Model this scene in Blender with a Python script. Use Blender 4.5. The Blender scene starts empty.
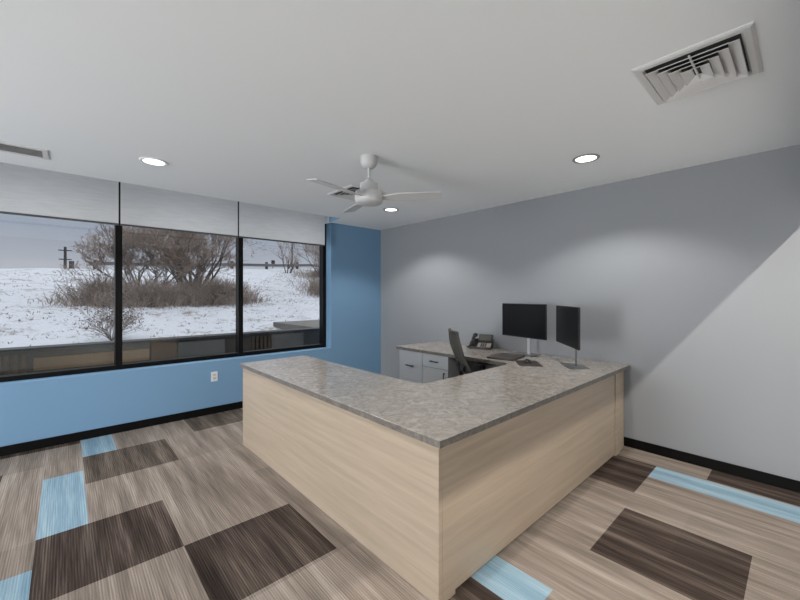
import bpy, bmesh, math, random
from mathutils import Vector, Matrix, noise
S = bpy.context.scene
C = S.collection
PI = math.pi

# ------------------------------------------------------------------ camera
TH = 0.7387
FPX = 367.64
H0 = 1.45
cam_d = bpy.data.cameras.new('camera')
cam = bpy.data.objects.new('camera', cam_d)
C.objects.link(cam)
cam.location = (0, 0, H0)
cam.rotation_euler = (PI/2, 0, -TH)
cam_d.sensor_fit = 'HORIZONTAL'
cam_d.sensor_width = 36
cam_d.lens = FPX/800*36
cam_d.shift_y = -(300-294.96)/800
cam_d.clip_start = 0.02
cam_d.clip_end = 400
S.camera = cam

# ------------------------------------------------------------------ world: overcast winter sky, brighter towards the zenith
W = bpy.data.worlds.new('overcast_sky')
S.world = W
W.use_nodes = True
wn, wl = W.node_tree.nodes, W.node_tree.links
wn.clear()
tc = wn.new('ShaderNodeTexCoord')
sx = wn.new('ShaderNodeSeparateXYZ')
rp = wn.new('ShaderNodeValToRGB')
rp.color_ramp.elements[0].position = 0.0
rp.color_ramp.elements[0].color = (0.33, 0.33, 0.35, 1)
rp.color_ramp.elements[1].position = 1.0
rp.color_ramp.elements[1].color = (1.3, 1.32, 1.35, 1)
e = rp.color_ramp.elements.new(0.14)
e.color = (0.19, 0.215, 0.265, 1)
nz = wn.new('ShaderNodeTexNoise')
nz.inputs['Scale'].default_value = 2.2
nz.inputs['Detail'].default_value = 3
mx = wn.new('ShaderNodeMix'); mx.data_type = 'RGBA'; mx.blend_type = 'MULTIPLY'
mx.inputs['Factor'].default_value = 0.25
bg = wn.new('ShaderNodeBackground')
bg.inputs['Strength'].default_value = 1.7
wo = wn.new('ShaderNodeOutputWorld')
wl.new(tc.outputs['Generated'], sx.inputs[0])
wl.new(sx.outputs['Z'], rp.inputs[0])
wl.new(tc.outputs['Generated'], nz.inputs['Vector'])
wl.new(rp.outputs[0], mx.inputs['A'])
wl.new(nz.outputs['Fac'], mx.inputs['B'])
wl.new(mx.outputs['Result'], bg.inputs[0])
wl.new(bg.outputs[0], wo.inputs[0])

# ------------------------------------------------------------------ main light levels
DOWNLIGHT_W = 54        # each recessed lamp
HALL_SPOT_W = 120        # lamp in the open area behind the header
HALL_FILL_W = 60         # added unseen fill light behind the camera
SIDE_FILL_W = 375        # added fill light at the left wall, out of view
TILT = 8
S.view_settings.view_transform = 'Standard'
S.view_settings.look = 'None'
S.view_settings.gamma = 1
S.view_settings.use_curve_mapping = False
S.view_settings.exposure = 0.28

# room dimensions
XL, XR = -4.6, 3.9825
YW, YH = 4.8615, -0.137      # window wall face, back face of the header behind the camera
HC = 2.5545
YP = 4.50                    # front edge of the shade pocket

# area fill added at the solid left wall, out of view, to lift the ceiling
ld = bpy.data.lights.new('side_fill', 'AREA')
ld.shape = 'RECTANGLE'; ld.size = 4.4; ld.size_y = 1.5
ld.energy = SIDE_FILL_W; ld.color = (0.97, 0.985, 1.0)
lo = bpy.data.objects.new('side_fill', ld)
lo.location = (XL+.12, 2.3, 1.35); lo.rotation_euler = (0, -PI/2-math.radians(TILT), 0)
C.objects.link(lo)
# unseen area fill added behind the camera, bounced up off the hall floor
ld = bpy.data.lights.new('hall_fill', 'AREA')
ld.shape = 'RECTANGLE'; ld.size = 7.0; ld.size_y = 1.2
ld.energy = HALL_FILL_W
lo = bpy.data.objects.new('hall_fill', ld)
lo.location = (0, -2.9, HC-.03)
C.objects.link(lo)

# ------------------------------------------------------------------ helpers
def srgb(r, g, b):
    f = lambda c: (c/255/12.92) if c/255 <= 0.04045 else ((c/255+0.055)/1.055)**2.4
    return (f(r), f(g), f(b), 1)

def newmat(name):
    m = bpy.data.materials.new(name)
    m.use_nodes = True
    n = m.node_tree
    return m, n.nodes, n.links, n.nodes['Principled BSDF']

def plain(name, col, rough=0.5, metal=0.0, bump=0.0, bscale=200, spec=0.5, var=0.0, vscale=8):
    m, N, L, b = newmat(name)
    b.inputs['Base Color'].default_value = col
    b.inputs['Roughness'].default_value = rough
    b.inputs['Metallic'].default_value = metal
    b.inputs['Specular IOR Level'].default_value = spec
    t = N.new('ShaderNodeTexCoord')
    if var:
        z = N.new('ShaderNodeTexNoise'); z.inputs['Scale'].default_value = vscale; z.inputs['Detail'].default_value = 4
        L.new(t.outputs['Object'], z.inputs['Vector'])
        r = N.new('ShaderNodeMapRange'); r.inputs[1].default_value = .3; r.inputs[2].default_value = .7
        r.inputs[3].default_value = 1-var; r.inputs[4].default_value = 1+var
        L.new(z.outputs['Fac'], r.inputs[0])
        mm = N.new('ShaderNodeMix'); mm.data_type = 'RGBA'; mm.blend_type = 'MULTIPLY'; mm.inputs['Factor'].default_value = 1
        mm.inputs['A'].default_value = col
        L.new(r.outputs[0], mm.inputs['B']); L.new(mm.outputs['Result'], b.inputs['Base Color'])
    if bump:
        z = N.new('ShaderNodeTexNoise'); z.inputs['Scale'].default_value = bscale; z.inputs['Detail'].default_value = 3
        L.new(t.outputs['Object'], z.inputs['Vector'])
        u = N.new('ShaderNodeBump'); u.inputs['Strength'].default_value = bump; u.inputs['Distance'].default_value = 0.002
        L.new(z.outputs['Fac'], u.inputs['Height']); L.new(u.outputs[0], b.inputs['Normal'])
    return m

def stretch_noise(N, L, scale, detail=4, dist=0.0, offset=None):
    t = N.new('ShaderNodeTexCoord'); mp = N.new('ShaderNodeMapping')
    mp.inputs['Scale'].default_value = scale
    L.new(t.outputs['Object'], mp.inputs['Vector'])
    if offset is not None: L.new(offset, mp.inputs['Location'])
    z = N.new('ShaderNodeTexNoise'); z.inputs['Scale'].default_value = 1; z.inputs['Detail'].default_value = detail
    z.inputs['Distortion'].default_value = dist
    L.new(mp.outputs[0], z.inputs['Vector'])
    return z.outputs['Fac']

def ramp(N, L, fac, stops):
    r = N.new('ShaderNodeValToRGB'); cr = r.color_ramp
    cr.elements[0].position, cr.elements[0].color = stops[0]
    cr.elements[1].position, cr.elements[1].color = stops[-1]
    for p, c in stops[1:-1]:
        x = cr.elements.new(p); x.color = c
    L.new(fac, r.inputs[0])
    return r.outputs[0]

def mixc(N, L, a, b, fac, mode='MIX'):
    m = N.new('ShaderNodeMix'); m.data_type = 'RGBA'; m.blend_type = mode
    for k, v in (('Factor', fac), ('A', a), ('B', b)):
        if isinstance(v, (float, int, tuple)): m.inputs[k].default_value = v
        else: L.new(v, m.inputs[k])
    return m.outputs['Result']

def carpet(name, dark, mid, light, rib=0.25):
    m, N, L, b = newmat(name)
    a = stretch_noise(N, L, (13, .8, 1), 5, 0.12)
    c1 = ramp(N, L, a, [(.24, dark), (.5, mid), (.76, light)])
    f = stretch_noise(N, L, (150, 3.2, 1), 3)
    f2 = ramp(N, L, f, [(.34, (1-rib*1.6,)*3+(1,)), (.66, (1+rib*.9,)*3+(1,))])
    c2 = mixc(N, L, c1, f2, 1.0, 'MULTIPLY')
    g = stretch_noise(N, L, (420, 260, 1), 2)
    g2 = ramp(N, L, g, [(.3, (.72,)*3+(1,)), (.7, (1.2,)*3+(1,))])
    c3 = mixc(N, L, c2, g2, .8, 'MULTIPLY')
    # fine cut-pile ribs running the same way as the streaks
    wv = N.new('ShaderNodeTexWave'); wv.bands_direction = 'X'; wv.inputs['Scale'].default_value = 26
    wv.inputs['Distortion'].default_value = 1.2; wv.inputs['Detail'].default_value = 2; wv.inputs['Detail Scale'].default_value = 1.5
    tw = N.new('ShaderNodeTexCoord'); L.new(tw.outputs['Object'], wv.inputs['Vector'])
    c3 = mixc(N, L, c3, ramp(N, L, wv.outputs['Fac'], [(.1, (1-rib,)*3+(1,)), (.8, (1+rib*.35,)*3+(1,))]), 1.0, 'MULTIPLY')
    # slight tone change from one laid tile to the next
    t = N.new('ShaderNodeTexCoord'); mp = N.new('ShaderNodeMapping')
    mp.inputs['Location'].default_value = (.129/.635, -2.41/.635, 0)
    mp.inputs['Scale'].default_value = (1/.635, 1/.635, 1)
    fl = N.new('ShaderNodeVectorMath'); fl.operation = 'FLOOR'
    wn_ = N.new('ShaderNodeTexWhiteNoise')
    L.new(t.outputs['Object'], mp.inputs['Vector']); L.new(mp.outputs[0], fl.inputs[0]); L.new(fl.outputs[0], wn_.inputs['Vector'])
    tone = ramp(N, L, wn_.outputs['Value'], [(0, (.86,)*3+(1,)), (1, (1.1,)*3+(1,))])
    c4 = mixc(N, L, c3, tone, 1.0, 'MULTIPLY')
    L.new(c4, b.inputs['Base Color'])
    b.inputs['Roughness'].default_value = .95
    b.inputs['Specular IOR Level'].default_value = .12
    u = N.new('ShaderNodeBump'); u.inputs['Strength'].default_value = .6; u.inputs['Distance'].default_value = .004
    L.new(f, u.inputs['Height']); L.new(u.outputs[0], b.inputs['Normal'])
    return m

def emit(name, col, s):
    m = bpy.data.materials.new(name); m.use_nodes = True
    n = m.node_tree; n.nodes.clear()
    e_ = n.nodes.new('ShaderNodeEmission'); o = n.nodes.new('ShaderNodeOutputMaterial')
    e_.inputs[0].default_value = col; e_.inputs[1].default_value = s
    n.links.new(e_.outputs[0], o.inputs[0])
    return m

M = {}
M['ceiling'] = plain('ceiling_paint', srgb(240, 243, 245), .9, bump=.08, bscale=90, spec=.2)
M['grey_wall'] = plain('grey_wall_paint', srgb(148, 151, 155), .75, bump=.06, bscale=120, spec=.25)
M['blue_wall'] = plain('blue_wall_paint', srgb(121, 158, 190), .7, bump=.06, bscale=120, spec=.3)
M['black_base'] = plain('black_vinyl_base', srgb(12, 11, 11), .6, spec=.15)
M['black_alu'] = plain('black_aluminium', srgb(9, 9, 10), .45, spec=.2)
M['white_plastic'] = plain('white_plastic', srgb(225, 226, 228), .4)
M['fan_white'] = plain('fan_white_enamel', srgb(205, 206, 206), .45)
M['vent_white'] = plain('vent_white_enamel', srgb(214, 214, 214), .5)
M['duct_dark'] = plain('duct_dark', srgb(60, 60, 62), .8)
M['duct_grey'] = plain('register_grey', srgb(140, 140, 140), .8)
M['trim_grey'] = plain('lamp_trim_grey', srgb(150, 150, 150), .4, .3)
M['trim_white'] = plain('lamp_trim_white', srgb(235, 235, 235), .5)
M['lamp'] = emit('lamp_lens', (1, .96, .88, 1), 3.2)
M['lamp2'] = emit('lamp_lens_cool', (1, .99, .97, 1), 2.6)
M['cab'] = plain('grey_cabinet_laminate', srgb(186, 190, 194), .45)
M['handle'] = plain('dark_metal_handle', srgb(40, 40, 42), .35, .6)
M['black_plastic'] = plain('black_plastic', srgb(28, 28, 30), .4)
M['screen'] = plain('dark_screen', srgb(14, 14, 15), .3, spec=.3)
M['silver'] = plain('silver_metal', srgb(200, 202, 205), .3, .75)
M['silver_light'] = plain('light_silver_plastic', srgb(214, 216, 218), .4, .1)
M['base_grey'] = plain('grey_metal_plate', srgb(120, 122, 124), .35, .5)
M['laptop'] = plain('dark_grey_laptop_lid', srgb(84, 77, 75), .45, .2)
M['pad'] = plain('brown_grey_mouse_pad', srgb(58, 50, 46), .8)
M['mesh_grey'] = plain('grey_chair_mesh', srgb(70, 68, 63), .85, bump=.5, bscale=500)
M['chair_black'] = plain('black_chair_plastic', srgb(26, 26, 27), .5)
M['seat_grey'] = plain('grey_seat_fabric', srgb(128, 128, 126), .9, bump=.4, bscale=400)
M['phone_body'] = plain('phone_body', srgb(44, 42, 42), .45)
M['phone_face'] = plain('phone_face_silver', srgb(150, 144, 136), .4, .2)
M['phone_lcd'] = plain('phone_display', srgb(74, 76, 70), .3)
M['carpet_taupe'] = carpet('taupe_carpet', srgb(112, 103, 95), srgb(148, 136, 126), srgb(180, 169, 158), .17)
M['carpet_dark'] = carpet('dark_brown_carpet', srgb(46, 38, 34), srgb(78, 67, 61), srgb(126, 113, 104), .30)
M['carpet_brown'] = carpet('mid_brown_carpet', srgb(72, 64, 58), srgb(102, 92, 83), srgb(134, 122, 111), .26)
M['carpet_blue'] = carpet('blue_carpet', srgb(118, 150, 170), srgb(143, 172, 189), srgb(176, 198, 207), .12)

def wood():
    m, N, L, b = newmat('pale_wood_laminate')
    t = N.new('ShaderNodeTexCoord')
    # grain runs along both horizontal directions of the panels
    a = stretch_noise(N, L, (1.1, 1.1, 24), 5, .5)
    c1 = ramp(N, L, a, [(.25, srgb(168, 152, 134)), (.5, srgb(178, 162, 143)), (.75, srgb(188, 171, 152))])
    f = stretch_noise(N, L, (7, 7, 210), 3, .2)
    f2 = ramp(N, L, f, [(.35, (.965,)*3+(1,)), (.65, (1.02,)*3+(1,))])
    L.new(mixc(N, L, c1, f2, 1.0, 'MULTIPLY'), b.inputs['Base Color'])
    b.inputs['Roughness'].default_value = .42
    b.inputs['Specular IOR Level'].default_value = .35
    return m
M['wood'] = wood()

def stone(name='mottled_stone_laminate', k=1.0):
    m, N, L, b = newmat(name)
    a = stretch_noise(N, L, (13, 13, 13), 9, 1.8)
    c1 = ramp(N, L, a, [(.32, srgb(142, 136, 131)), (.45, srgb(156, 149, 143)), (.57, srgb(167, 160, 154)), (.70, srgb(180, 173, 166))])
    f = stretch_noise(N, L, (55, 48, 55), 7, 2.5)
    f2 = ramp(N, L, f, [(.36, (.82, .81, .81, 1)), (.50, (1, 1, 1, 1)), (.66, (1.08, 1.07, 1.06, 1))])
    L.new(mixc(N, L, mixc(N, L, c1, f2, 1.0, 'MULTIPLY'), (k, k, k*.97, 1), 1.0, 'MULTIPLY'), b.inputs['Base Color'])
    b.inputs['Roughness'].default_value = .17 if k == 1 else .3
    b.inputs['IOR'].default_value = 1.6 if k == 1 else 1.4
    return m
M['stone'] = stone()
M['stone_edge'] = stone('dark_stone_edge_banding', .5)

def fabric():
    m, N, L, b = newmat('shade_fabric')
    a = stretch_noise(N, L, (5, 5, 60), 4)
    f = stretch_noise(N, L, (160, 160, 300), 2)
    c = mixc(N, L, ramp(N, L, a, [(.3, srgb(240, 237, 232)), (.7, srgb(250, 248, 244))]), ramp(N, L, f, [(.3, (.9,)*3+(1,)), (.7, (1.04,)*3+(1,))]), 1.0, 'MULTIPLY')
    L.new(c, b.inputs['Base Color']); b.inputs['Roughness'].default_value = .9
    b.inputs['Specular IOR Level'].default_value = .1
    tr = N.new('ShaderNodeBsdfTranslucent'); L.new(c, tr.inputs[0])
    ms = N.new('ShaderNodeMixShader'); ms.inputs[0].default_value = .88
    o = N['Material Output']if False else N.get('Material Output')
    L.new(b.outputs[0], ms.inputs[1]); L.new(tr.outputs[0], ms.inputs[2]); L.new(ms.outputs[0], o.inputs[0])
    return m
M['fabric'] = fabric()

def glass():
    m = bpy.data.materials.new('window_glass'); m.use_nodes = True
    N, L = m.node_tree.nodes, m.node_tree.links
    N.clear()
    o = N.new('ShaderNodeOutputMaterial'); t = N.new('ShaderNodeBsdfTransparent'); g = N.new('ShaderNodeBsdfGlossy')
    g.inputs['Roughness'].default_value = .01
    t.inputs[0].default_value = (.96, .97, .97, 1)
    # Schlick reflectance, the same from both sides of the thin pane
    lw = N.new('ShaderNodeLayerWeight'); lw.inputs[0].default_value = .5
    pw = N.new('ShaderNodeMath'); pw.operation = 'POWER'; pw.inputs[1].default_value = 5
    fr = N.new('ShaderNodeMath'); fr.operation = 'MULTIPLY_ADD'; fr.inputs[1].default_value = .96; fr.inputs[2].default_value = .04
    L.new(lw.outputs['Facing'], pw.inputs[0]); L.new(pw.outputs[0], fr.inputs[0])
    ms = N.new('ShaderNodeMixShader')
    L.new(fr.outputs[0], ms.inputs[0]); L.new(t.outputs[0], ms.inputs[1]); L.new(g.outputs[0], ms.inputs[2]); L.new(ms.outputs[0], o.inputs[0])
    return m
M['glass'] = glass()

def snow():
    m, N, L, b = newmat('snow_with_dead_grass')
    a = stretch_noise(N, L, (1.6, 1.6, 1.6), 8, .4)
    f = stretch_noise(N, L, (11, 8, 11), 7, .6)
    mul = N.new('ShaderNodeMath'); mul.operation = 'MULTIPLY'; L.new(a, mul.inputs[0]); L.new(f, mul.inputs[1])
    c = ramp(N, L, mul.outputs[0], [(.27, srgb(178, 182, 191)), (.33, srgb(160, 163, 169)), (.42, srgb(122, 112, 100))])
    L.new(c, b.inputs['Base Color']); b.inputs['Roughness'].default_value = .8
    u = N.new('ShaderNodeBump'); u.inputs['Strength'].default_value = .7; u.inputs['Distance'].default_value = .06
    L.new(f, u.inputs['Height']); L.new(u.outputs[0], b.inputs['Normal'])
    return m
M['snow'] = snow()
M['bark'] = plain('bark', srgb(92, 82, 76), .9, var=.2, vscale=3)
M['twig'] = plain('twigs', srgb(132, 118, 108), .9, var=.2, vscale=2)
M['seed'] = plain('dark_seed_heads', srgb(78, 70, 66), .9)
M['leaf_brown'] = plain('dry_brown_leaves', srgb(134, 104, 90), .9, var=.25, vscale=3)
M['grass_dead'] = plain('dead_grass', srgb(120, 108, 90), .95, var=.3, vscale=3)
M['rail'] = plain('galvanised_rail', srgb(108, 110, 114), .6, .3)
M['pole'] = plain('dark_timber_pole', srgb(58, 54, 54), .9)
M['concrete'] = plain('grey_concrete', srgb(96, 95, 92), .9, var=.12, vscale=6)
M['cap'] = plain('dark_wall_cap', srgb(50, 52, 55), .7)
M['kerb'] = plain('charcoal_render', srgb(64, 62, 58), .85, var=.15, vscale=8)
M['tan_board'] = plain('tan_board', srgb(112, 90, 66), .7, var=.12, vscale=4)
M['brown_slat'] = plain('brown_slats', srgb(76, 64, 53), .8, var=.2, vscale=10)
M['grey_board'] = plain('light_grey_panel', srgb(92, 93, 92), .7)

def box(bm, x0, x1, y0, y1, z0, z1, mi=0):
    v = [bm.verts.new(p) for p in ((x0,y0,z0),(x1,y0,z0),(x1,y1,z0),(x0,y1,z0),(x0,y0,z1),(x1,y0,z1),(x1,y1,z1),(x0,y1,z1))]
    fs = [bm.faces.new([v[i] for i in q]) for q in ((3,2,1,0),(4,5,6,7),(0,1,5,4),(1,2,6,5),(2,3,7,6),(3,0,4,7))]
    for f in fs: f.material_index = mi
    return v

def bx(*a):
    bm = bmesh.new(); box(bm, *a); return bm

def rbox(x0, x1, y0, y1, z0, z1, r=0.003, seg=2):
    bm = bx(x0, x1, y0, y1, z0, z1)
    bmesh.ops.bevel(bm, geom=bm.edges[:], offset=r, segments=seg, profile=.6, affect='EDGES')
    return bm

def prism(bm, pts, z0, z1):
    a = [bm.verts.new((p[0], p[1], z0)) for p in pts]; b = [bm.verts.new((p[0], p[1], z1)) for p in pts]
    n = len(pts)
    bm.faces.new(a[::-1]); bm.faces.new(b)
    for i in range(n): bm.faces.new((a[i], a[(i+1) % n], b[(i+1) % n], b[i]))

def lathe(bm, prof, cx=0, cy=0, seg=32, cap=True):
    rings = []
    for r, z in prof:
        rings.append([bm.verts.new((cx+r*math.cos(2*PI*k/seg), cy+r*math.sin(2*PI*k/seg), z)) for k in range(seg)])
    for a, b in zip(rings, rings[1:]):
        for k in range(seg):
            bm.faces.new((a[k], a[(k+1) % seg], b[(k+1) % seg], b[k]))
    if cap:
        bm.faces.new(rings[0][::-1]); bm.faces.new(rings[-1])

def tube(bm, pts, rads, seg=6, cap=True):
    pts = [Vector(p) for p in pts]
    if isinstance(rads, (int, float)): rads = [rads]*len(pts)
    rings = []; up = None
    for i, p in enumerate(pts):
        d = (pts[min(i+1, len(pts)-1)]-pts[max(i-1, 0)])
        if d.length < 1e-9: d = Vector((0, 0, 1))
        d.normalize()
        if up is None:
            up = Vector((0, 0, 1)) if abs(d.z) < .9 else Vector((1, 0, 0))
        a = (up-d*up.dot(d)).normalized(); up = a
        b = d.cross(a)
        rings.append([bm.verts.new(p+(a*math.cos(2*PI*k/seg)+b*math.sin(2*PI*k/seg))*rads[i]) for k in range(seg)])
    for a, b in zip(rings, rings[1:]):
        for k in range(seg): bm.faces.new((a[k], a[(k+1) % seg], b[(k+1) % seg], b[k]))
    if cap and seg > 2:
        bm.faces.new(rings[0][::-1]); bm.faces.new(rings[-1])

def obj(name, bm, mats, parent=None, smooth=False):
    bmesh.ops.recalc_face_normals(bm, faces=bm.faces[:])
    me = bpy.data.meshes.new(name); bm.to_mesh(me); bm.free()
    for m in (mats if isinstance(mats, (list, tuple)) else [mats]): me.materials.append(m)
    if smooth:
        for p in me.polygons: p.use_smooth = True
        try: me.set_sharp_from_angle(angle=math.radians(38))
        except Exception: pass
    o = bpy.data.objects.new(name, me); C.objects.link(o)
    if parent is not None: o.parent = parent
    return o

def tag(o, label, cat, group=None, kind=None):
    o['label'] = label; o['category'] = cat
    if group: o['group'] = group
    if kind: o['kind'] = kind
    return o

def thing(name, label, cat, loc=(0, 0, 0), rz=0, group=None):
    o = bpy.data.objects.new(name, None); C.objects.link(o)
    o.empty_display_size = .1
    o.location = loc; o.rotation_euler = (0, 0, rz)
    return tag(o, label, cat, group)

def struct(name, bm, m, label=None, parent=None):
    o = obj(name, bm, m, parent)
    if parent is None:
        o['kind'] = 'structure'
        if label: o['label'] = label
    return o

def dup(root, loc, rz=None, label=None):
    r = root.copy(); C.objects.link(r); r.location = loc
    if rz is not None: r.rotation_euler = (0, 0, rz)
    if label: r['label'] = label
    for ch in list(root.children):
        c = ch.copy(); C.objects.link(c); c.parent = r
        for g in list(ch.children):
            d = g.copy(); C.objects.link(d); d.parent = c
    return r

# ================================================================== ROOM SHELL
# floor: carpet tiles laid as patches in one surface
RECTS = [(-.129, .110, 3.055, 4.010, 2), (.115, .357, 4.335, YW, 2), (.115, .742, 3.705, 4.335, 3),
         (-.129, .508, 2.410, 3.055, 1), (.508, 1.150, 1.800, 2.410, 1), (1.015, 1.65, 4.352, YW, 3),
         (-1.40, .110, 4.765, YW, 1), (-2.6, -1.6, 1.2, 1.8, 1), (-2.2, -1.9, 2.4, 3.3, 2), (-1.6, -.97, 3.0, 3.6, 1), (-.370, -.129, 1.800, 2.740, 2),
         (3.085, 3.700, .838, 1.450, 1), (3.445, 3.700, -.15, .838, 2), (2.205, 2.822, .192, .820, 1),
         (3.722, XR, -.15, .513, 1), (1.543, 1.773, .830, 1.45, 2), (1.30, 1.543, .838, 1.45, 1),
         (-1.0, -.37, 3.69, 4.335, 1)]
xs = sorted(set([XL, XR] + [round(v, 4) for r in RECTS for v in r[:2]]))
ys = sorted(set([YH-.02, YW] + [round(v, 4) for r in RECTS for v in r[2:4]]))
ys = [y for y in ys if y >= YH-.03]
bm = bmesh.new()
vg = {}
def gv(x, y):
    if (x, y) not in vg: vg[(x, y)] = bm.verts.new((x, y, 0))
    return vg[(x, y)]
for x0, x1 in zip(xs, xs[1:]):
    for y0, y1 in zip(ys, ys[1:]):
        f = bm.faces.new((gv(x0, y0), gv(x1, y0), gv(x1, y1), gv(x0, y1)))
        cx, cy = (x0+x1)/2, (y0+y1)/2
        for r in RECTS:
            if r[0] < cx < r[1] and r[2] < cy < r[3]: f.material_index = r[4]
for f in bm.faces[:]: pass
ext = bmesh.ops.extrude_face_region(bm, geom=bm.faces[:])
for v in [g for g in ext['geom'] if isinstance(g, bmesh.types.BMVert)]: v.co.z -= .08
struct('floor', bm, [M['carpet_taupe'], M['carpet_dark'], M['carpet_blue'], M['carpet_brown']], 'taupe carpet tile floor with dark brown and pale blue tiles')

# ceiling with a raised pocket for the window shades
PXR = 2.972
bm = bmesh.new()
box(bm, XL, XR, -3.6, YP, HC, HC+.12)
box(bm, PXR, XR, YP, YW+.3, HC, HC+.12)
box(bm, XL, PXR, YP, YW+.3, HC+.24, HC+.34)
box(bm, XL, PXR, YP-.02, YP, HC+.10, HC+.34)
struct('ceiling', bm, M['ceiling'], 'smooth white painted ceiling')
bm = bmesh.new()
box(bm, PXR-.001, PXR+.04, YP, YW, HC+.002, HC+.26)
struct('trim_1', bm, M['blue_wall'], 'blue painted end of the shade pocket in the ceiling')

WX0, WX1, WZ0, WZ1 = -.93, 3.003, .640, 2.70     # opening in the window wall
YF = 5.007                                        # room side of the window frame
bm = bmesh.new()
T = YF+.12
box(bm, XL, WX0, YW, T, 0, HC+.24)
box(bm, WX1, XR+.15, YW, T, 0, HC+.24)
box(bm, WX0, WX1, YW, T, 0, WZ0)
box(bm, WX0, WX1, YF-.02, T, WZ1, HC+.34)
struct('wall_back', bm, M['blue_wall'], 'blue painted wall around and below the windows')

struct('wall_right', bx(XR, XR+.15, -3.6, YW, 0, HC+.02), M['grey_wall'], 'long light grey wall behind the monitors')
struct('wall_left', bx(XL-.15, XL, -3.6, T, 0, HC+.34), M['grey_wall'])
# header over the wide opening where the camera stands, and the open area behind it
struct('wall_front', bx(XL, XR, YH, YH+.115, 2.15, HC), M['grey_wall'])
struct('wall_hall', bx(XL-.15, XR+.15, -3.75, -3.6, 0, HC+.12), M['grey_wall'])
struct('floor_hall', bx(XL, XR, -3.6, YH-.02, -.08, 0), plain('pale_bounce_floor', srgb(205, 203, 198), .6))  # unseen hall floor, made pale to bounce fill light onto the ceiling

for nm, a, m in (('baseboard_back', (XL, XR-.008, YW-.009, YW, 0, .086), 'black_base'),
                 ('baseboard_right', (XR-.009, XR, -3.6, YW-.009, 0, .086), 'black_base'),
                 ('baseboard_left', (XL, XL+.009, -3.6, YW-.009, 0, .086), 'black_base')):
    bm = bx(*a)
    bmesh.ops.bevel(bm, geom=[e for e in bm.edges if all(v.co.z > .08 for v in e.verts)], offset=.003, segments=2, affect='EDGES')
    struct(nm, bm, M[m], 'black vinyl baseboard')

# windows: three black framed lights side by side
cuts = [(-.93, -.86), (.400, .462), (1.686, 1.746), (2.948, 3.003)]
for i in range(3):
    x0 = (cuts[i][0]+cuts[i][1])/2 if i else cuts[0][0]
    x1 = (cuts[i+1][0]+cuts[i+1][1])/2 if i < 2 else cuts[3][1]
    a, b = cuts[i][1], cuts[i+1][0]
    bm = bmesh.new()
    zt = WZ1
    y0, y1 = YF, YF+.11
    box(bm, x0, a, y0, y1, WZ0, zt)
    box(bm, b, x1, y0, y1, WZ0, zt)
    box(bm, a, b, y0, y1, WZ0, WZ0+.048)
    box(bm, a, b, y0, y1, zt-.05, zt)
    for q in (bm,):
        bmesh.ops.bevel(q, geom=q.edges[:], offset=.002, segments=1, affect='EDGES')
    w = struct('window_%d' % (i+1), bm, M['black_alu'], ['left', 'middle', 'right'][i]+' black aluminium framed fixed window')
    obj('pane', bx(a-.004, b+.004, YF+.05, YF+.056, WZ0+.044, zt-.046), M['glass'], w)

# black bars added around the side fill light so it reads as a window
bm = bmesh.new()
for a in ((.02, .10, .55, 2.15), (4.50, 4.58, .55, 2.15), (1.53, 1.60, .63, 2.07), (3.00, 3.07, .63, 2.07)):
    box(bm, XL+.001, XL+.115, a[0], a[1], a[2], a[3])
box(bm, XL+.001, XL+.115, .10, 4.50, .55, .63); box(bm, XL+.001, XL+.115, .10, 4.50, 2.07, 2.15)
struct('window_4', bm, M['black_alu'], 'black bars added around the unseen side fill light on the solid left wall')

# ================================================================== ROLLER SHADES (hang in the pocket)
YS = 4.78
sh = [(-.80, .409, 'pale grey roller shade half lowered over the left window'),
      (.425, 1.600, 'pale grey roller shade half lowered over the middle window'),
      (1.617, 2.845, 'pale grey roller shade half lowered over the right window next to blue wall')]
for x0, x1, lb in sh:
    r = thing('roller_shade', lb, 'window shade', ((x0+x1)/2, YS, 2.175), 0, 'roller shades over the windows')
    w = (x1-x0)/2
    bm = bmesh.new()
    n = 24
    # slightly rippled cloth with real thickness
    grid = []
    for k in range(n+1):
        x = -w+2*w*k/n
        col = []
        for j in range(9):
            z = .012+(.545-.012)*j/8
            yy = .0015*math.sin(k*1.7+j*.6)*(1-j/8)
            col.append((x, yy, z))
        grid.append(col)
    F_ = [[bm.verts.new(p) for p in c] for c in grid]
    for k in range(n):
        for j in range(8): bm.faces.new((F_[k][j], F_[k+1][j], F_[k+1][j+1], F_[k][j+1]))
    obj('shade_cloth', bm, M['fabric'], r, True)
    obj('bottom_bar', rbox(-w, w, -.006, .006, -.004, .016, .003), plain('shade_bar_grey', srgb(82, 84, 86), .5), r)
    bm = bmesh.new()
    tube(bm, [(-w, .022, .565), (w, .022, .565)], .026, 16)
    obj('roller_tube', bm, M['white_plastic'], r, True)
    for s in (-1, 1):
        obj('bracket', rbox(s*(w+.004)-.0015, s*(w+.004)+.0015, -.03, .06, .53, .6125, .001), M['white_plastic'], r)

# ================================================================== CEILING THINGS
def downlight(x, y, label, trim, lens, energy):
    t = thing('recessed_downlight', label, 'ceiling light', (x, y, HC), 0, 'recessed ceiling downlights')
    bm = bmesh.new()
    seg = 40
    prof = [(.100, 0), (.100, -.004), (.094, -.008), (.078, -.006), (.076, 0)]
    lathe(bm, prof, seg=seg, cap=False)
    obj('trim_ring', bm, M[trim], t, True)
    bm = bmesh.new(); lathe(bm, [(.0765, -.001), (.0765, -.004), (.05, -.0055), (.02, -.006)], seg=seg)
    obj('lens', bm, M[lens], t, True)
    L_ = bpy.data.lights.new('downlight_beam', 'SPOT')
    L_.energy = energy; L_.spot_size = math.radians(130); L_.spot_blend = .4; L_.shadow_soft_size = .05
    L_.color = (1, .965, .92)
    lo = bpy.data.objects.new('downlight_beam', L_); C.objects.link(lo); lo.parent = t; lo.location = (0, 0, -.02)
    return t
downlight(.543, 3.62, 'round recessed downlight with white trim above the windows at left', 'trim_white', 'lamp2', DOWNLIGHT_W)
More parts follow.
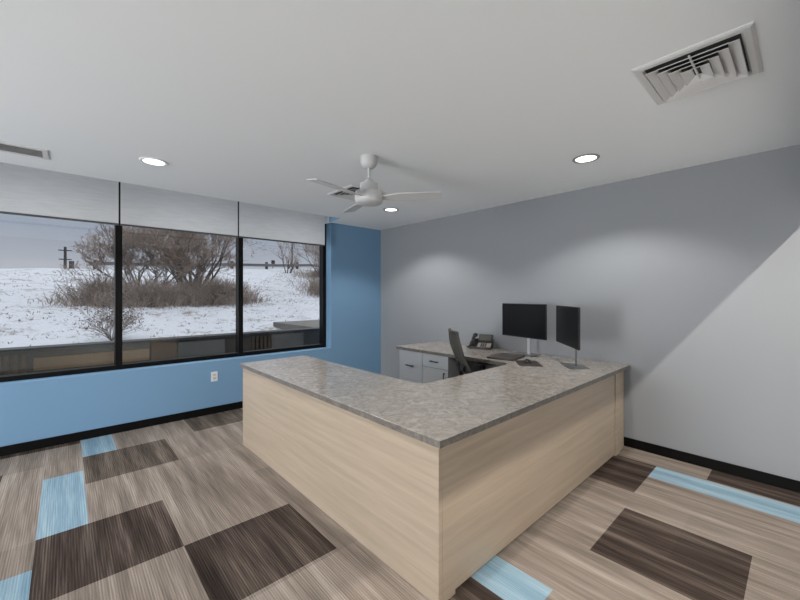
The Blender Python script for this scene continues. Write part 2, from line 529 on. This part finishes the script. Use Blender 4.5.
downlight(3.112, 1.185, 'round recessed downlight with grey trim above the monitors', 'trim_grey', 'lamp', DOWNLIGHT_W)
downlight(3.113, 3.591, 'small far recessed downlight below the fan, near the room corner', 'trim_grey', 'lamp2', DOWNLIGHT_W)
downlight(.543, 1.185, 'recessed downlight overhead near the camera, outside the photo', 'trim_grey', 'lamp', DOWNLIGHT_W)
def hall_lamp(x, label, energy):
    ht = thing('recessed_downlight', label, 'ceiling light', (x, -.425, HC), 0, 'recessed ceiling downlights')
    bm = bmesh.new(); lathe(bm, [(.100, 0), (.100, -.004), (.094, -.008), (.078, -.006), (.076, 0)], seg=40, cap=False)
    obj('trim_ring', bm, M['trim_grey'], ht, True)
    bm = bmesh.new(); lathe(bm, [(.0765, -.001), (.0765, -.004), (.02, -.006)], seg=40)
    obj('lens', bm, M['lamp'], ht, True)
    L_ = bpy.data.lights.new('hall_beam', 'SPOT')
    L_.energy = energy; L_.spot_size = math.radians(172); L_.spot_blend = .15; L_.shadow_soft_size = .006
    L_.color = (1, .93, .84)
    lo = bpy.data.objects.new('hall_beam', L_); C.objects.link(lo); lo.parent = ht; lo.location = (0, 0, -.03)
hall_lamp(1.35, 'recessed downlight behind the header, the one nearer the camera, outside the photo', HALL_SPOT_W)
hall_lamp(2.9, 'recessed downlight behind the header, the one nearer the grey wall, outside the photo', HALL_SPOT_W*.2)

def diffuser(label, cx, cy, sx_, sy_, n=4):
    """square cone louvred ceiling diffuser"""
    t = thing('ceiling_diffuser', label, 'air vent', (cx, cy, HC), 0, 'square louvred ceiling diffusers')
    hx, hy = sx_/2, sy_/2
    def ring(bm, a, za, b, zb, th=.0):
        A = [bm.verts.new((sx*a[0], sy*a[1], za)) for sx, sy in ((-1,-1),(1,-1),(1,1),(-1,1))]
        B = [bm.verts.new((sx*b[0], sy*b[1], zb)) for sx, sy in ((-1,-1),(1,-1),(1,1),(-1,1))]
        for k in range(4): bm.faces.new((A[k], A[(k+1) % 4], B[(k+1) % 4], B[k]))
    bm = bmesh.new()
    # flat outer frame with a lip
    ring(bm, (hx, hy), 0, (hx, hy), -.006)
    ring(bm, (hx, hy), -.006, (hx-.012, hy-.012), -.012)
    ring(bm, (hx-.012, hy-.012), -.012, (hx-.035, hy-.035), -.012)
    ring(bm, (hx-.035, hy-.035), -.012, (hx-.045, hy-.045), -.001)
    obj('frame', bm, M['vent_white'], t)
    obj('backing', bx(-hx+.03, hx-.03, -hy+.03, hy-.03, -.003, -.0005), M['duct_dark'], t)
    step = (min(hx, hy)-.065)/n
    for k in range(n):
        o_ = .047+step*k
        bm = bmesh.new()
        a = (hx-o_-step*.95, hy-o_-step*.95)
        b = (hx-o_, hy-o_)
        ring(bm, (a[0]-.004, a[1]-.004), -.0035, a, -.008)
        ring(bm, a, -.008, b, -.026)
        ring(bm, b, -.026, (b[0]-.003, b[1]-.003), -.0275)
        ring(bm, (b[0]-.003, b[1]-.003), -.0275, (a[0]-.003, a[1]-.003), -.0095)
        ring(bm, (a[0]-.003, a[1]-.003), -.0095, (a[0]-.006, a[1]-.006), -.0045)
        obj('louvre', bm, M['vent_white'], t)
    obj('centre_bar', rbox(-hx+.05, hx-.05, -.004, .004, -.020, -.012, .001), M['vent_white'], t)
    return t
diffuser('large square white louvred air diffuser on the ceiling at upper right', 2.293, .352, .485, .435)
diffuser('small square louvred air diffuser seen behind the ceiling fan', 2.35, 3.27, .47, .47)

t = thing('ceiling_register', 'flat rectangular grey louvred air register at left edge of ceiling', 'air vent', (-.425, 4.01, HC))
bm = bmesh.new()
rx, ry = .325, .125
for a in ((-rx, rx, -ry, -ry+.03), (-rx, rx, ry-.03, ry), (-rx, -rx+.03, -ry+.03, ry-.03), (rx-.03, rx, -ry+.03, ry-.03)):
    box(bm, a[0], a[1], a[2], a[3], -.008, 0)
obj('frame', bm, M['vent_white'], t)
obj('backing', bx(-rx+.03, rx-.03, -ry+.03, ry-.03, -.002, -.0005), M['duct_grey'], t)
for k in range(9):
    y = -ry+.042+k*.021
    bm = bmesh.new()
    p = [(-rx+.03, y-.005, -.0085), (-rx+.03, y+.008, -.0025), (rx-.03, y+.008, -.0025), (rx-.03, y-.005, -.0085)]
    v = [bm.verts.new(q) for q in p]; v2 = [bm.verts.new((q[0], q[1], q[2]+.0012)) for q in p]
    bm.faces.new(v); bm.faces.new(v2[::-1])
    for i in range(4): bm.faces.new((v[i], v[(i+1) % 4], v2[(i+1) % 4], v2[i]))
    obj('slat', bm, M['vent_white'], t)

# ceiling fan
fan = thing('ceiling_fan', 'white three-blade ceiling fan hanging from a short rod', 'ceiling fan', (1.798, 2.343, HC))
bm = bmesh.new(); lathe(bm, [(.066, 0), (.068, -.012), (.068, -.045), (.060, -.07), (.040, -.088), (.02, -.092)], seg=36)
obj('canopy', bm, M['fan_white'], fan, True)
bm = bmesh.new(); lathe(bm, [(.011, -.085), (.011, -.20)], seg=16)
obj('rod', bm, M['fan_white'], fan, True)
bm = bmesh.new(); lathe(bm, [(.014, -.175), (.030, -.185), (.034, -.205), (.070, -.215), (.072, -.27), (.068, -.275)], seg=36)
obj('motor_collar', bm, M['fan_white'], fan, True)
bm = bmesh.new(); lathe(bm, [(.085, -.272), (.106, -.280), (.112, -.292), (.112, -.35), (.108, -.362), (.096, -.374), (.05, -.380)], seg=40)
obj('motor_housing', bm, M['fan_white'], fan, True)
for k, deg in enumerate((-48, 72, 190)):
    bm = bmesh.new()
    n = 14
    rows = []
    for i in range(n+1):
        u = i/n
        r = .10+.475*u
        hw = .028+.030*min(1, u*3)+.004*math.sin(u*PI)
        zc = -.327+.008*u
        pitch = -math.radians(15-5*u)
        row = []
        for s, tt in ((-1, 0), (0, .0025), (1, 0), (1, -.006), (0, -.006), (-1, -.006)):
            row.append(bm.verts.new((r, s*hw*math.cos(pitch), zc+s*hw*math.sin(pitch)+tt)))
        rows.append(row)
    for a, b in zip(rows, rows[1:]):
        for j in range(6): bm.faces.new((a[j], a[(j+1) % 6], b[(j+1) % 6], b[j]))
    bm.faces.new(rows[0][::-1]); bm.faces.new(rows[-1])
    bm.transform(Matrix.Rotation(math.radians(deg), 4, 'Z'))
    obj('blade', bm, M['fan_white'], fan, True)

# wall outlet
t = thing('wall_outlet', 'white duplex outlet on blue wall below the middle window', 'outlet', (1.35, YW, .452))
obj('cover_plate', rbox(-.038, .038, -.006, 0, -.059, .059, .003), M['white_plastic'], t)
for s in (-1, 1):
    so = obj('socket', rbox(-.017, .017, -.009, -.005, s*.022-.014, s*.022+.014, .002), plain('socket_white', srgb(200, 200, 202), .4), t)
    for q in (-.006, .006):
        obj('slot', bx(q-.001, q+.001, -.0095, -.0088, s*.022-.005, s*.022+.006), M['black_plastic'], so)

# ================================================================== RECEPTION DESK
ZT, ZB = .785, .749
def arc(cx, cy, r, a0, a1, n=8):
    return [(cx+r*math.cos(math.radians(a0+(a1-a0)*k/n)), cy+r*math.sin(math.radians(a0+(a1-a0)*k/n))) for k in range(n+1)]
CX0, CY0 = 1.2596, 1.1133
out = [(CX0, CY0), (XR-.002, CY0), (XR-.002, 3.573), (3.185, 3.573)]
out += arc(3.185-.0+.09, 2.00+.0, .09, 180, 270)[0:0]
out += [(3.205, 2.02)] + arc(3.205+.0-.11, 2.02, .11, 0, -90)[1:]    # inner corner at the right leg
out += arc(2.03, 1.99, .08, -90, -180)                                 # inner corner at the left leg
out += [(1.95, 3.70), (CX0, 3.70)]
bm = bmesh.new(); prism(bm, out, ZB, ZT)
bmesh.ops.bevel(bm, geom=[e for e in bm.edges if abs(e.verts[0].co.z-e.verts[1].co.z) < 1e-5], offset=.0015, segments=1, affect='EDGES')
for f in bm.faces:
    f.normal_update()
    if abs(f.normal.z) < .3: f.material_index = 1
wt = obj('worktop', bm, [M['stone'], M['stone_edge']])
tag(wt, 'mottled grey-brown stone-look U-shaped worktop on the pale wood desk', 'countertop')

desk = thing('reception_desk', 'pale wood-grain panelled reception desk body under the stone-look worktop', 'desk', (CX0, CY0, 0))
def dp(name, x0, x1, y0, y1, z0, z1, m='wood', r=.0015):
    return obj(name, rbox(x0-CX0, x1-CX0, y0-CY0, y1-CY0, z0, z1, r, 1), M[m], desk)
PX, PY = CX0+.018, CY0+.024
dp('side_panel', PX, PX+.025, PY, 3.675, 0, ZB)
dp('corner_post', PX+.0255, 1.40, PY, PY+.025, 0, ZB)
dp('front_panel', 1.4005, 3.640, PY+.003, PY+.025, .018, ZB)
dp('end_post', 3.664, 3.775, PY, PY+.025, 0, ZB)
dp('end_trim', 3.790, 3.895, PY+.012, PY+.025, 0, ZB)
dp('wall_filler', 3.901, XR-.010, PY+.028, PY+.045, .0, ZB)
dp('reveal_strip', 3.630, 3.800, PY+.026, PY+.040, .0, ZB)
dp('end_panel', PX+.026, 1.90, 3.650, 3.675, 0, ZB)
dp('inner_panel', 1.875, 1.90, 1.95, 3.649, .05, ZB)
dp('support_panel', 3.30, XR-.03, 1.90, 1.925, 0, ZB)

# cabinets under the right leg
XF = 3.215
def cabinet(name, label, y0, y1, fronts):
    t = thing(name, label, 'cabinet', (XF, (y0+y1)/2, 0))
    h = (y1-y0)/2
    g = .0015
    bm = bmesh.new()
    box(bm, .02, .62, -h+g, h-g, .09, ZB-.001)
    box(bm, .06, .62, -h+g, h-g, 0, .09)
    obj('body', bm, M['cab'], t)
    for kind, z0, z1 in fronts:
        d = obj('drawer' if kind == 'drawer' else 'door', rbox(0, .0195, -h+.003, h-.003, z0+.002, z1-.002, .001), M['cab'], t)
        bm = bmesh.new()
        if kind == 'drawer':
            zc = (z0+z1)/2
            tube(bm, [(-.028, -.062, zc), (-.028, .062, zc)], .0065, 10)
            for s in (-.05, .05): tube(bm, [(-.028, s, zc), (.001, s, zc)], .005, 8)
        else:
            yy = -h+.05; zc = z1-.085
            tube(bm, [(-.028, yy, zc-.055), (-.028, yy, zc+.055)], .0065, 10)
            for s in (-.045, .045): tube(bm, [(-.028, yy, zc+s), (.001, yy, zc+s)], .005, 8)
        obj('handle', bm, M['handle'], d, True)
    return t
cabinet('file_cabinet', 'light grey two-drawer cabinet under the end of the worktop by the blue wall', 3.13, 3.545, [('drawer', .385, .745), ('drawer', .095, .383)])
cabinet('base_cabinet', 'light grey cabinet with one drawer over a door, right behind the chair', 2.715, 3.128, [('drawer', .590, .745), ('door', .095, .588)])

# ================================================================== ON THE WORKTOP
def monitor(label, cx, cy, rz, w, zlo, zhi, stand_off, basesize, base_m='base_grey', sw=.016, stand_m='silver_light'):
    """local frame: screen faces -Y"""
    t = thing('monitor', label, 'monitor', (cx, cy, ZT), rz, 'computer monitors on the worktop')
    z0, z1 = zlo-ZT, zhi-ZT
    s = obj('display', rbox(-w/2, w/2, -.006, .010, z0, z1, .002), M['black_plastic'], t)
    obj('screen', bx(-w/2+.007, w/2-.007, -.0066, -.0055, z0+.012, z1-.007), M['screen'], s)
    obj('rear_housing', rbox(-w*.28, w*.28, .0105, .035, z0+.05, z1-.06, .01), M['black_plastic'], t)
    bw, bd = basesize
    obj('base_plate', rbox(-bw/2, bw/2, stand_off-bd*.55, stand_off+bd*.45, 0, .007, .003), M[base_m], t)
    bm = bmesh.new()
    box(bm, -sw, sw, stand_off-.006, stand_off+.008, .0075, z0+.16)
    box(bm, -.022, .022, .035, stand_off-.0065, z0+.10, z0+.145)
    obj('stand', bm, M[stand_m], t)
    return t
monitor('wide black monitor facing the chair, left of the two, beside the phone', 3.70, 2.065, math.radians(-102), .60, .985, 1.354, .09, (.20, .16))
monitor('black monitor turned at an angle to the wall, right of the two', 3.455, 1.485, math.radians(-139), .62, .980, 1.345, .08, (.24, .18), sw=.009, stand_m='base_grey')

# phone
ph = thing('desk_phone', 'black desk phone with silver keypad and handset beside the left monitor', 'telephone', (3.835, 2.705, ZT), math.radians(-68))
def wedge(bm, x0, x1, y0, y1, zf, zb, zbase=0, lo=0):
    v = [bm.verts.new(p) for p in ((x0,y0,zbase),(x1,y0,zbase),(x1,y1,zbase),(x0,y1,zbase),(x0,y0,zf),(x1,y0,zf),(x1,y1,zb),(x0,y1,zb))]
    for q in ((3,2,1,0),(4,5,6,7),(0,1,5,4),(1,2,6,5),(2,3,7,6),(3,0,4,7)): bm.faces.new([v[i] for i in q])
bm = bmesh.new(); wedge(bm, -.115, .115, -.09, .06, .022, .105)
bmesh.ops.bevel(bm, geom=bm.edges[:], offset=.006, segments=2, affect='EDGES')
ph.scale = (1.2, 1.2, 1.12)
pb = obj('body', bm, M['phone_body'], ph)
sl = math.atan2(.083, .15)
def onface(x0, x1, u0, u1, h0, h1):
    bm = bmesh.new(); box(bm, x0, x1, u0, u1, h0, h1)
    bm.transform(Matrix.Translation((0, -.09, .022)) @ Matrix.Rotation(sl, 4, 'X'))
    return bm
obj('keypad_plate', onface(-.025, .108, .008, .080, .0005, .003), M['phone_face'], ph)
bm = bmesh.new()
for i in range(3):
    for j in range(4):
        box(bm, .005+i*.022, .020+i*.022, .012+j*.016, .022+j*.016, .003, .006)
bm.transform(Matrix.Translation((0, -.09, .022)) @ Matrix.Rotation(sl, 4, 'X'))
obj('keys', bm, M['phone_body'], ph)
bm = bmesh.new(); box(bm, -.03, .112, 0, .085, -.004, .006)
bm.transform(Matrix.Translation((0, .0, .078)) @ Matrix.Rotation(sl+.45, 4, 'X'))
dsp = obj('display_hood', bm, M['phone_body'], ph)
bm = bmesh.new(); box(bm, -.02, .102, .012, .075, .0062, .0075)
bm.transform(Matrix.Translation((0, .0, .078)) @ Matrix.Rotation(sl+.45, 4, 'X'))
obj('display', bm, M['phone_lcd'], dsp)
bm = bmesh.new()
pts = []; rr = []
for k in range(13):
    u = k/12
    y = .012+u*.19; z = .034+.026*math.sin(u*PI)
    pts.append((-.075, y, z)); rr.append(.024 if k in (0, 1, 2, 10, 11, 12) else .015)
tube(bm, pts, rr, 12)
bm.transform(Matrix.Translation((0, -.095, .012)) @ Matrix.Rotation(sl, 4, 'X'))
obj('handset', bm, M['phone_body'], ph, True)
bm = bmesh.new()
pts = []
for k in range(120):
    u = k/119
    a = u*PI*1.2
    c = Vector((-.11-.035*math.sin(a), -.06+.09*u, .012))
    pts.append(c+Vector((.005*math.cos(k*1.3), 0, .005*math.sin(k*1.3))))
tube(bm, pts, .0018, 5)
obj('coiled_cord', bm, M['phone_body'], ph, True)

# closed laptop
lp = thing('laptop', 'closed dark grey laptop lying flat between phone and mouse pad', 'laptop', (3.475, 2.135, ZT), math.radians(10))
obj('base', rbox(-.18, .18, -.14, .14, 0, .010, .003), M['black_plastic'], lp)
obj('lid', rbox(-.18, .18, -.14, .14, .0105, .018, .0025), M['laptop'], lp)

# mouse pad + mouse
rzp = math.atan2(.181, .223)
mp_ = obj('mouse_pad', rbox(-.145, .145, -.105, .105, 0, .004, .002), M['pad'])
mp_.location = (3.325, 1.80, ZT); mp_.rotation_euler = (0, 0, rzp)
tag(mp_, 'dark brown-grey rectangular mouse pad on the worktop before the monitors', 'mouse pad')
ms = thing('computer_mouse', 'small black computer mouse on the mouse pad', 'mouse', (3.345, 1.815, ZT+.004), rzp+.4)
bm = bmesh.new()
bmesh.ops.create_uvsphere(bm, u_segments=20, v_segments=12, radius=1)
for v in bm.verts:
    v.co.z = max(v.co.z, -.15)
    v.co = Vector((v.co.x*.052, v.co.y*.031*(1-.12*v.co.x), (v.co.z+.15)*.028))
obj('shell', bm, M['black_plastic'], ms, True)
bm = bmesh.new(); tube(bm, [(.026, -.003, .029), (.026, .003, .029)], .006, 12)
obj('scroll_wheel', bm, M['base_grey'], ms, True)

# ================================================================== OFFICE CHAIR (faces +X, back towards the camera's left)
ch = thing('office_chair', 'grey mesh-backed office chair with black frame tucked inside the desk', 'chair', (3.22, 2.145, 0), math.radians(-39))
for k in range(5):
    a = 2*PI*k/5+.3
    bm = bmesh.new()
    tube(bm, [(.03*math.cos(a), .03*math.sin(a), .105), (.16*math.cos(a), .16*math.sin(a), .095), (.30*math.cos(a), .30*math.sin(a), .070)], [.026, .020, .014], 8)
    lg = obj('base_leg', bm, M['chair_black'], ch, True)
    bm = bmesh.new()
    c = Vector((.30*math.cos(a), .30*math.sin(a), .027)); tn = Vector((-math.sin(a), math.cos(a), 0))
    for s in (-1, 1):
        tube(bm, [c+tn*(s*.008), c+tn*(s*.024)], .027, 14)
    tube(bm, [c, c+Vector((0, 0, .045))], .007, 8)
    obj('caster', bm, M['chair_black'], lg, True)
bm = bmesh.new(); lathe(bm, [(.034, .08), (.034, .13), (.026, .14), (.026, .27), (.016, .275), (.016, .41)], seg=20)
obj('gas_column', bm, M['chair_black'], ch, True)
obj('tilt_mechanism', rbox(-.11, .11, -.07, .07, .405, .445, .01), M['chair_black'], ch)
# seat cushion
bm = rbox(-.22, .25, -.24, .24, .446, .515, .032, 4)
for v in bm.verts:
    if v.co.x > .15: v.co.z -= .02*((v.co.x-.15)/.1)**2
obj('seat', bm, M['seat_grey'], ch, True)
# back: curved frame, mesh panel, spine
def backpt(s, u):
    # u 0 bottom .. 1 top, s -1..1 across
    w = .19+.045*math.sin(min(1, u*1.25)*PI*.55)-.05*max(0, u-.75)/.25
    x = -.175-.045*math.sin(u*PI*.9)*.8-.34*u+.10*u*u+.030*abs(s)**2
    z = .53+.555*u
    return Vector((x, s*w, z))
bm = bmesh.new()
ring_ = [backpt(1, u/14) for u in range(15)]+[backpt(s/6, 1) for s in range(5, -6, -1)]+[backpt(-1, u/14) for u in range(14, -1, -1)]+[backpt(s/6, 0) for s in range(-5, 6)]
tube(bm, ring_+[ring_[0]], .014, 10, cap=False)
obj('back_frame', bm, M['mesh_grey'], ch, True)
bm = bmesh.new()
G = [[backpt(-1+2*i/12, j/16) for j in range(17)] for i in range(13)]
VV = [[bm.verts.new(p+Vector((.003, 0, 0))) for p in r] for r in G]
VB = [[bm.verts.new(p+Vector((-.003, 0, 0))) for p in r] for r in G]
for i in range(12):
    for j in range(16):
        bm.faces.new((VV[i][j], VV[i+1][j], VV[i+1][j+1], VV[i][j+1]))
        bm.faces.new((VB[i][j], VB[i][j+1], VB[i+1][j+1], VB[i+1][j]))
obj('back_mesh', bm, M['mesh_grey'], ch, True)
bm = bmesh.new()
sp = [Vector((-.08, 0, .43)), Vector((-.20, 0, .44)), Vector((-.275, 0, .53)), Vector((-.325, 0, .68)), Vector((-.355, 0, .82))]
tube(bm, sp, [.022, .024, .024, .020, .014], 10)
for s in (-1, 1):
    tube(bm, [sp[3], Vector((-.325, s*.12, .74)), backpt(s, .45)+Vector((-.01, 0, 0))], [.014, .012, .010], 8)
obj('back_spine', bm, M['chair_black'], ch, True)
obj('lumbar_support', rbox(-.335, -.315, -.15, .15, .70, .77, .008), M['chair_black'], ch)
for s in (-1, 1):
    bm = bmesh.new()
    tube(bm, [(.0, s*.16, .435), (.0, s*.265, .44), (-.005, s*.285, .50), (.0, s*.285, .680)], [.016, .018, .018, .016], 8)
    ar = obj('armrest', bm, M['chair_black'], ch, True)
    obj('arm_pad', rbox(-.12, .13, s*.285-.042, s*.285+.042,   .681, .708, .011, 3), M['seat_grey'], ar, True)

# ================================================================== OUTSIDE
def hill(x, y):
    u = max(0, (y-6.5)/15.5)
    crest = 2.62+max(-.5, min(1.4, x/12.8*.62))
    if u >= 1:
        z = crest+.0*(y-22)
    else:
        z = .50+(crest-.50)*u**1.22
    fade = min(1, max(0, (y-6)/4))*(1 if y < 21 else max(0, (24-y)/3))
    return z+fade*(.09*noise.noise((x*.5, y*.5, 0))+.035*noise.noise((x*1.9, y*1.9, 3)))
bm = bmesh.new()
gx = [-14+i*.35 for i in range(140)]
gy = [5.75+i*.25 for i in range(70)]+[23.5+i*3 for i in range(30)]
V_ = [[bm.verts.new((x, y, hill(x, y))) for y in gy] for x in gx]
for i in range(len(gx)-1):
    for j in range(len(gy)-1): bm.faces.new((V_[i][j], V_[i+1][j], V_[i+1][j+1], V_[i][j+1]))
g = obj('ground', bm, M['snow'], None, True); g['kind'] = 'structure'; g['label'] = 'snow covered slope rising behind the windows'
# far field beyond the crest
bm = bmesh.new(); v = [bm.verts.new(p) for p in ((-150, 5.75, -.3), (150, 5.75, -.3), (150, 300, -.3), (-150, 300, -.3))]; bm.faces.new(v)
g = obj('ground_far', bm, M['snow']); g['kind'] = 'structure'

# low clad parapet just outside the windows
YO = 5.55
par = thing('parapet_wall', 'low dark parapet wall with mixed cladding panels outside the windows', 'wall', (0, YO, 0))
ZP = .885
obj('core', bx(-5, 5.2, .015, .17, 0, ZP-.035), M['kerb'], par)
obj('cap', rbox(-5, 5.2, -.03, .20, ZP-.035, ZP, .004), M['cap'], par)
seg_x = [(-2.2, -.27, 'slat'), (-.25, .78, 'tan'), (.80, 1.08, 'brown'), (1.10, 1.68, 'grey'), (2.06, 2.34, 'slat'), (2.36, 2.9, 'kerb')]
for x0, x1, k in seg_x:
    if k == 'slat':
        bm = bmesh.new(); x = x0
        while x < x1-.02:
            box(bm, x, x+.035, -.012, .0145, .50, ZP-.065); x += .062
        obj('slat_panel', bm, M['brown_slat'], par)
    elif k == 'tan':
        obj('board', rbox(x0, x1, -.010, .0145, .635, .775, .002), M['tan_board'], par)
        obj('board', rbox(x0, x1, -.006, .0145, .790, .842, .002), M['kerb'], par)
    elif k == 'brown':
        obj('board', rbox(x0, x1, -.010, .0145, .45, .84, .002), M['brown_slat'], par)
    elif k == 'grey':
        obj('board', rbox(x0, x1, -.012, .0145, .45, .825, .002), M['grey_board'], par)
    else:
        obj('board', rbox(x0, x1, -.010, .0145, .45, .835, .002), M['concrete'], par)
pad = obj('concrete_pad', rbox(3.7, 6.2, 6.5, 8.6, .45, .80, .01), M['concrete'])
tag(pad, 'flat grey concrete pad free of snow behind the parapet, seen in right window', 'slab')

def skel_tree(rnd, base, h, spread, nstem, levels, bm_w, bm_t, twist=.35, r0=.05, tips=None, droop=0, rmin=.007):
    """recursive bare branches"""
    def grow(p, d, ln, r, lv):
        n = 3
        pts = [p]; rad = [r]
        q = p.copy(); dd = d.copy()
        for k in range(n):
            dd = (dd+Vector((rnd.uniform(-1, 1), rnd.uniform(-1, 1), rnd.uniform(-.6, .7)-droop*(levels-lv)))*twist*.45).normalized()
            q = q+dd*ln/n
            pts.append(q.copy()); rad.append(r*(1-.45*(k+1)/n))
        tube(bm_w if lv >= levels-1 else bm_t, pts, rad, 6 if lv >= levels-1 else 3, cap=False)
        if lv == 0:
            if tips is not None: tips.append(q.copy())
            return
        for k in range(rnd.choice((2, 3, 3)) if lv < levels else 4):
            i = rnd.choice((1, 2, 3, 3))
            nd = (dd+Vector((rnd.uniform(-1, 1), rnd.uniform(-1, 1), rnd.uniform(-.5, .9)))*.85).normalized()
            grow(pts[i], nd, ln*rnd.uniform(.58, .80), max(rmin, rad[i]*.66), lv-1)
    for s in range(nstem):
        a = rnd.uniform(0, 2*PI)
        d = Vector((math.cos(a)*spread*rnd.uniform(.4, 1), math.sin(a)*spread*rnd.uniform(.4, 1), 1)).normalized()
        grow(Vector(base)+Vector((math.cos(a)*.12, math.sin(a)*.12, -.05))*(0 if h < 1 else 1), d, h*.36*rnd.uniform(.8, 1.15), r0*rnd.uniform(.7, 1), levels)

def leaves(rnd, tips, frac, size):
    bm = bmesh.new()
    for p in tips:
        if rnd.random() > frac: continue
        for k in range(2):
            c = p+Vector([rnd.uniform(-.06, .06) for _ in range(3)])
            a = Vector([rnd.uniform(-1, 1) for _ in range(3)]).normalized()*size; b = a.cross(Vector([rnd.uniform(-1, 1) for _ in range(3)])).normalized()*size*.6
            v = [bm.verts.new(c+q) for q in (a, b, -a, -b)]; bm.faces.new(v)
    return bm

rnd = random.Random(7)
def bare_tree(name, label, x, y, h, spread, nstem, levels, r0, leaf=.0, seed=1, twig='twig', group=None, droop=0, leafs=.022, leafm='leaf_brown'):
    rn = random.Random(seed)
    z = hill(x, y)
    t = thing(name, label, 'tree', (x, y, z), 0, group)
    a, b = bmesh.new(), bmesh.new(); tips = []
    skel_tree(rn, (0, 0, 0), h, spread, nstem, levels, a, b, r0=r0, tips=tips, droop=droop, rmin=.003 if h < 1 else .0068)
    obj('trunk', a, M['bark'], t)
    obj('twigs', b, M[twig], t)['kind'] = 'stuff'
    if leaf: obj('dry_leaves', leaves(rn, tips, leaf, leafs), M[leafm], t)['kind'] = 'stuff'
    return t
bare_tree('bare_tree', 'large spreading bare multi-stemmed tree on the snowy slope behind middle window', 3.05, 13.6, 3.7, 1.0, 12, 6, .06, .25, 3)
bare_tree('bare_tree', 'bare tree with reddish dry leaves left of the large spreading tree', 1.75, 13.3, 2.7, .8, 8, 6, .04, .3, 11)
bare_tree('bare_tree', 'small upright bare tree on the crest in the right window', 9.6, 20.2, 2.1, .5, 4, 4, .04, 0, 5)
bare_tree('bare_tree', 'bare tree leaning in at the right edge of the right window', 9.4, 15.4, 3.6, .8, 7, 5, .05, 0, 9)
bare_tree('leafy_shrub', 'low weedy shrub with dark seed heads just behind the parapet',   .60, 8.1, .92, 1.25, 15, 3, .008, .9, 21, twig='twig', leafs=.017, leafm='seed')['category'] = 'shrub'

def thicket(name, label, pts, h, n, seed):
    rn = random.Random(seed); bm = bmesh.new()
    for _ in range(n):
        cx, cy, rx_, ry_ = rn.choice(pts)
        a = rn.uniform(0, 2*PI); q = min(1.6, abs(rn.gauss(0, .62)))
        x, y = cx+rx_*q*math.cos(a), cy+ry_*q*math.sin(a)
        z = hill(x, y)
        hh = h*rn.uniform(.3, 1)*(1-.33*q*q)
        d = Vector((rn.uniform(-.8, .8), rn.uniform(-.8, .8), 1)).normalized()
        p = Vector((x, y, z-.03)); p2 = p+d*hh*.55; p3 = p2+(d+Vector((rn.uniform(-1, 1), rn.uniform(-1, 1), rn.uniform(-.8, .3)))*.8).normalized()*hh*.5
        tube(bm, [p, p2, p3], [.009, .007, .004], 3, cap=False)
    o = obj(name, bm, M['twig'])
    return tag(o, label, 'brush', kind='stuff')
thicket('brush_thicket', 'dense tangle of bare grey-brown brush under the large trees', [(3.1, 12.9, 1.5, .9), (1.9, 12.4, 1.4, .7), (3.6, 12.3, 1.0, .6), (.9, 13.2, 1.0, .6)], 1.0, 5200, 4)
thicket('brush_thicket', 'sparse bare brush covering the slope at the right of the right window', [(9.0, 15.0, 1.3, 1.8), (7.9, 13.6, .8, 1.4), (10.5, 18.5, 1.6, 1.6)], .7, 1500, 5)

# dead grass tufts poking through the snow
rn = random.Random(12); bm = bmesh.new()
for _ in range(2600):
    y = 7.0+14.5*rn.random()**.8; x = rn.uniform(-3, y*.62+1)
    dens = noise.noise((x*.45, y*.45, 9))
    if dens < -.05+rn.uniform(-.25, .25): continue
    z = hill(x, y)
    for k in range(4):
        a = rn.uniform(0, 2*PI); l = rn.uniform(.02, .075)
        p = Vector((x+rn.uniform(-.05, .05), y+rn.uniform(-.05, .05), z-.01))
        q = p+Vector((math.cos(a)*l*1.2, math.sin(a)*l*1.2, l*.8)); w = Vector((-math.sin(a), math.cos(a), 0))*.010
        bm.faces.new([bm.verts.new(p-w), bm.verts.new(p+w), bm.verts.new(q)])
tag(obj('dead_grass', bm, M['grass_dead']), 'dead grass tufts poking through the snow on the slope', 'grass', kind='stuff')

# guard rail along the crest
gr = thing('guard_rail', 'grey metal guard rail running along the crest of the snowy hill', 'guard rail', (8, 21.8, 0))
def gz(x): return hill(x, 21.8)
bm = bmesh.new()
xs_ = [.8+i*1.0 for i in range(22)]
pr = [(-.02, 0), (-.05, .05), (-.02, .10), (-.02, .14), (-.05, .19), (-.02, .24), (0, .24), (0, 0)]
rows = [[bm.verts.new((x-8, p[0], gz(x)+.16+p[1]*.7)) for p in pr] for x in xs_]
for a, b in zip(rows, rows[1:]):
    for k in range(len(pr)): bm.faces.new((a[k], a[(k+1) % len(pr)], b[(k+1) % len(pr)], b[k]))
obj('rail', bm, M['rail'], gr)
for i in range(11):
    x = 1+i*2
    obj('post', bx(x-8-.06, x-8+.06, .002, .14, gz(x)-.1, gz(x)+.42), M['pole'], gr)

def pole(label, x, y, zt_, r, arms):
    z = hill(x, y)
    t = thing('utility_pole', label, 'pole', (x, y, z))
    bm = bmesh.new(); lathe(bm, [(r, -.3), (r*.7, zt_-z)], seg=10)
    obj('shaft', bm, M['pole'], t, True)
    for dz, w in arms:
        obj('crossarm', bx(-w, w, -r, r*.2, zt_-z-dz-.14, zt_-z-dz), M['pole'], t)
    if arms:
        bm = bmesh.new(); lathe(bm, [(.32, zt_-z-3.6), (.32, zt_-z-2.2)], cx=.75, seg=12)
        obj('transformer', bm, M['pole'], t, True)
    return t
pole('dark utility pole with crossarms on the horizon in the left window', 0, 78, 9.0, .24, [(.5, .8), (1.9, .75)])
pole('tall thin pole rising from the crest in the right window', 11.45, 23.5, 8.0, .05, [])
t = thing('road_sign', 'small dark road sign standing behind the guard rail', 'sign', (11.0, 25.6, hill(11.0, 25.6)))
obj('post', bx(-.02, .02, -.02, .02, -.1, .45), M['pole'], t)
obj('panel', rbox(-.13, .13, -.045, -.022, .40, .78, .005), M['pole'], t)
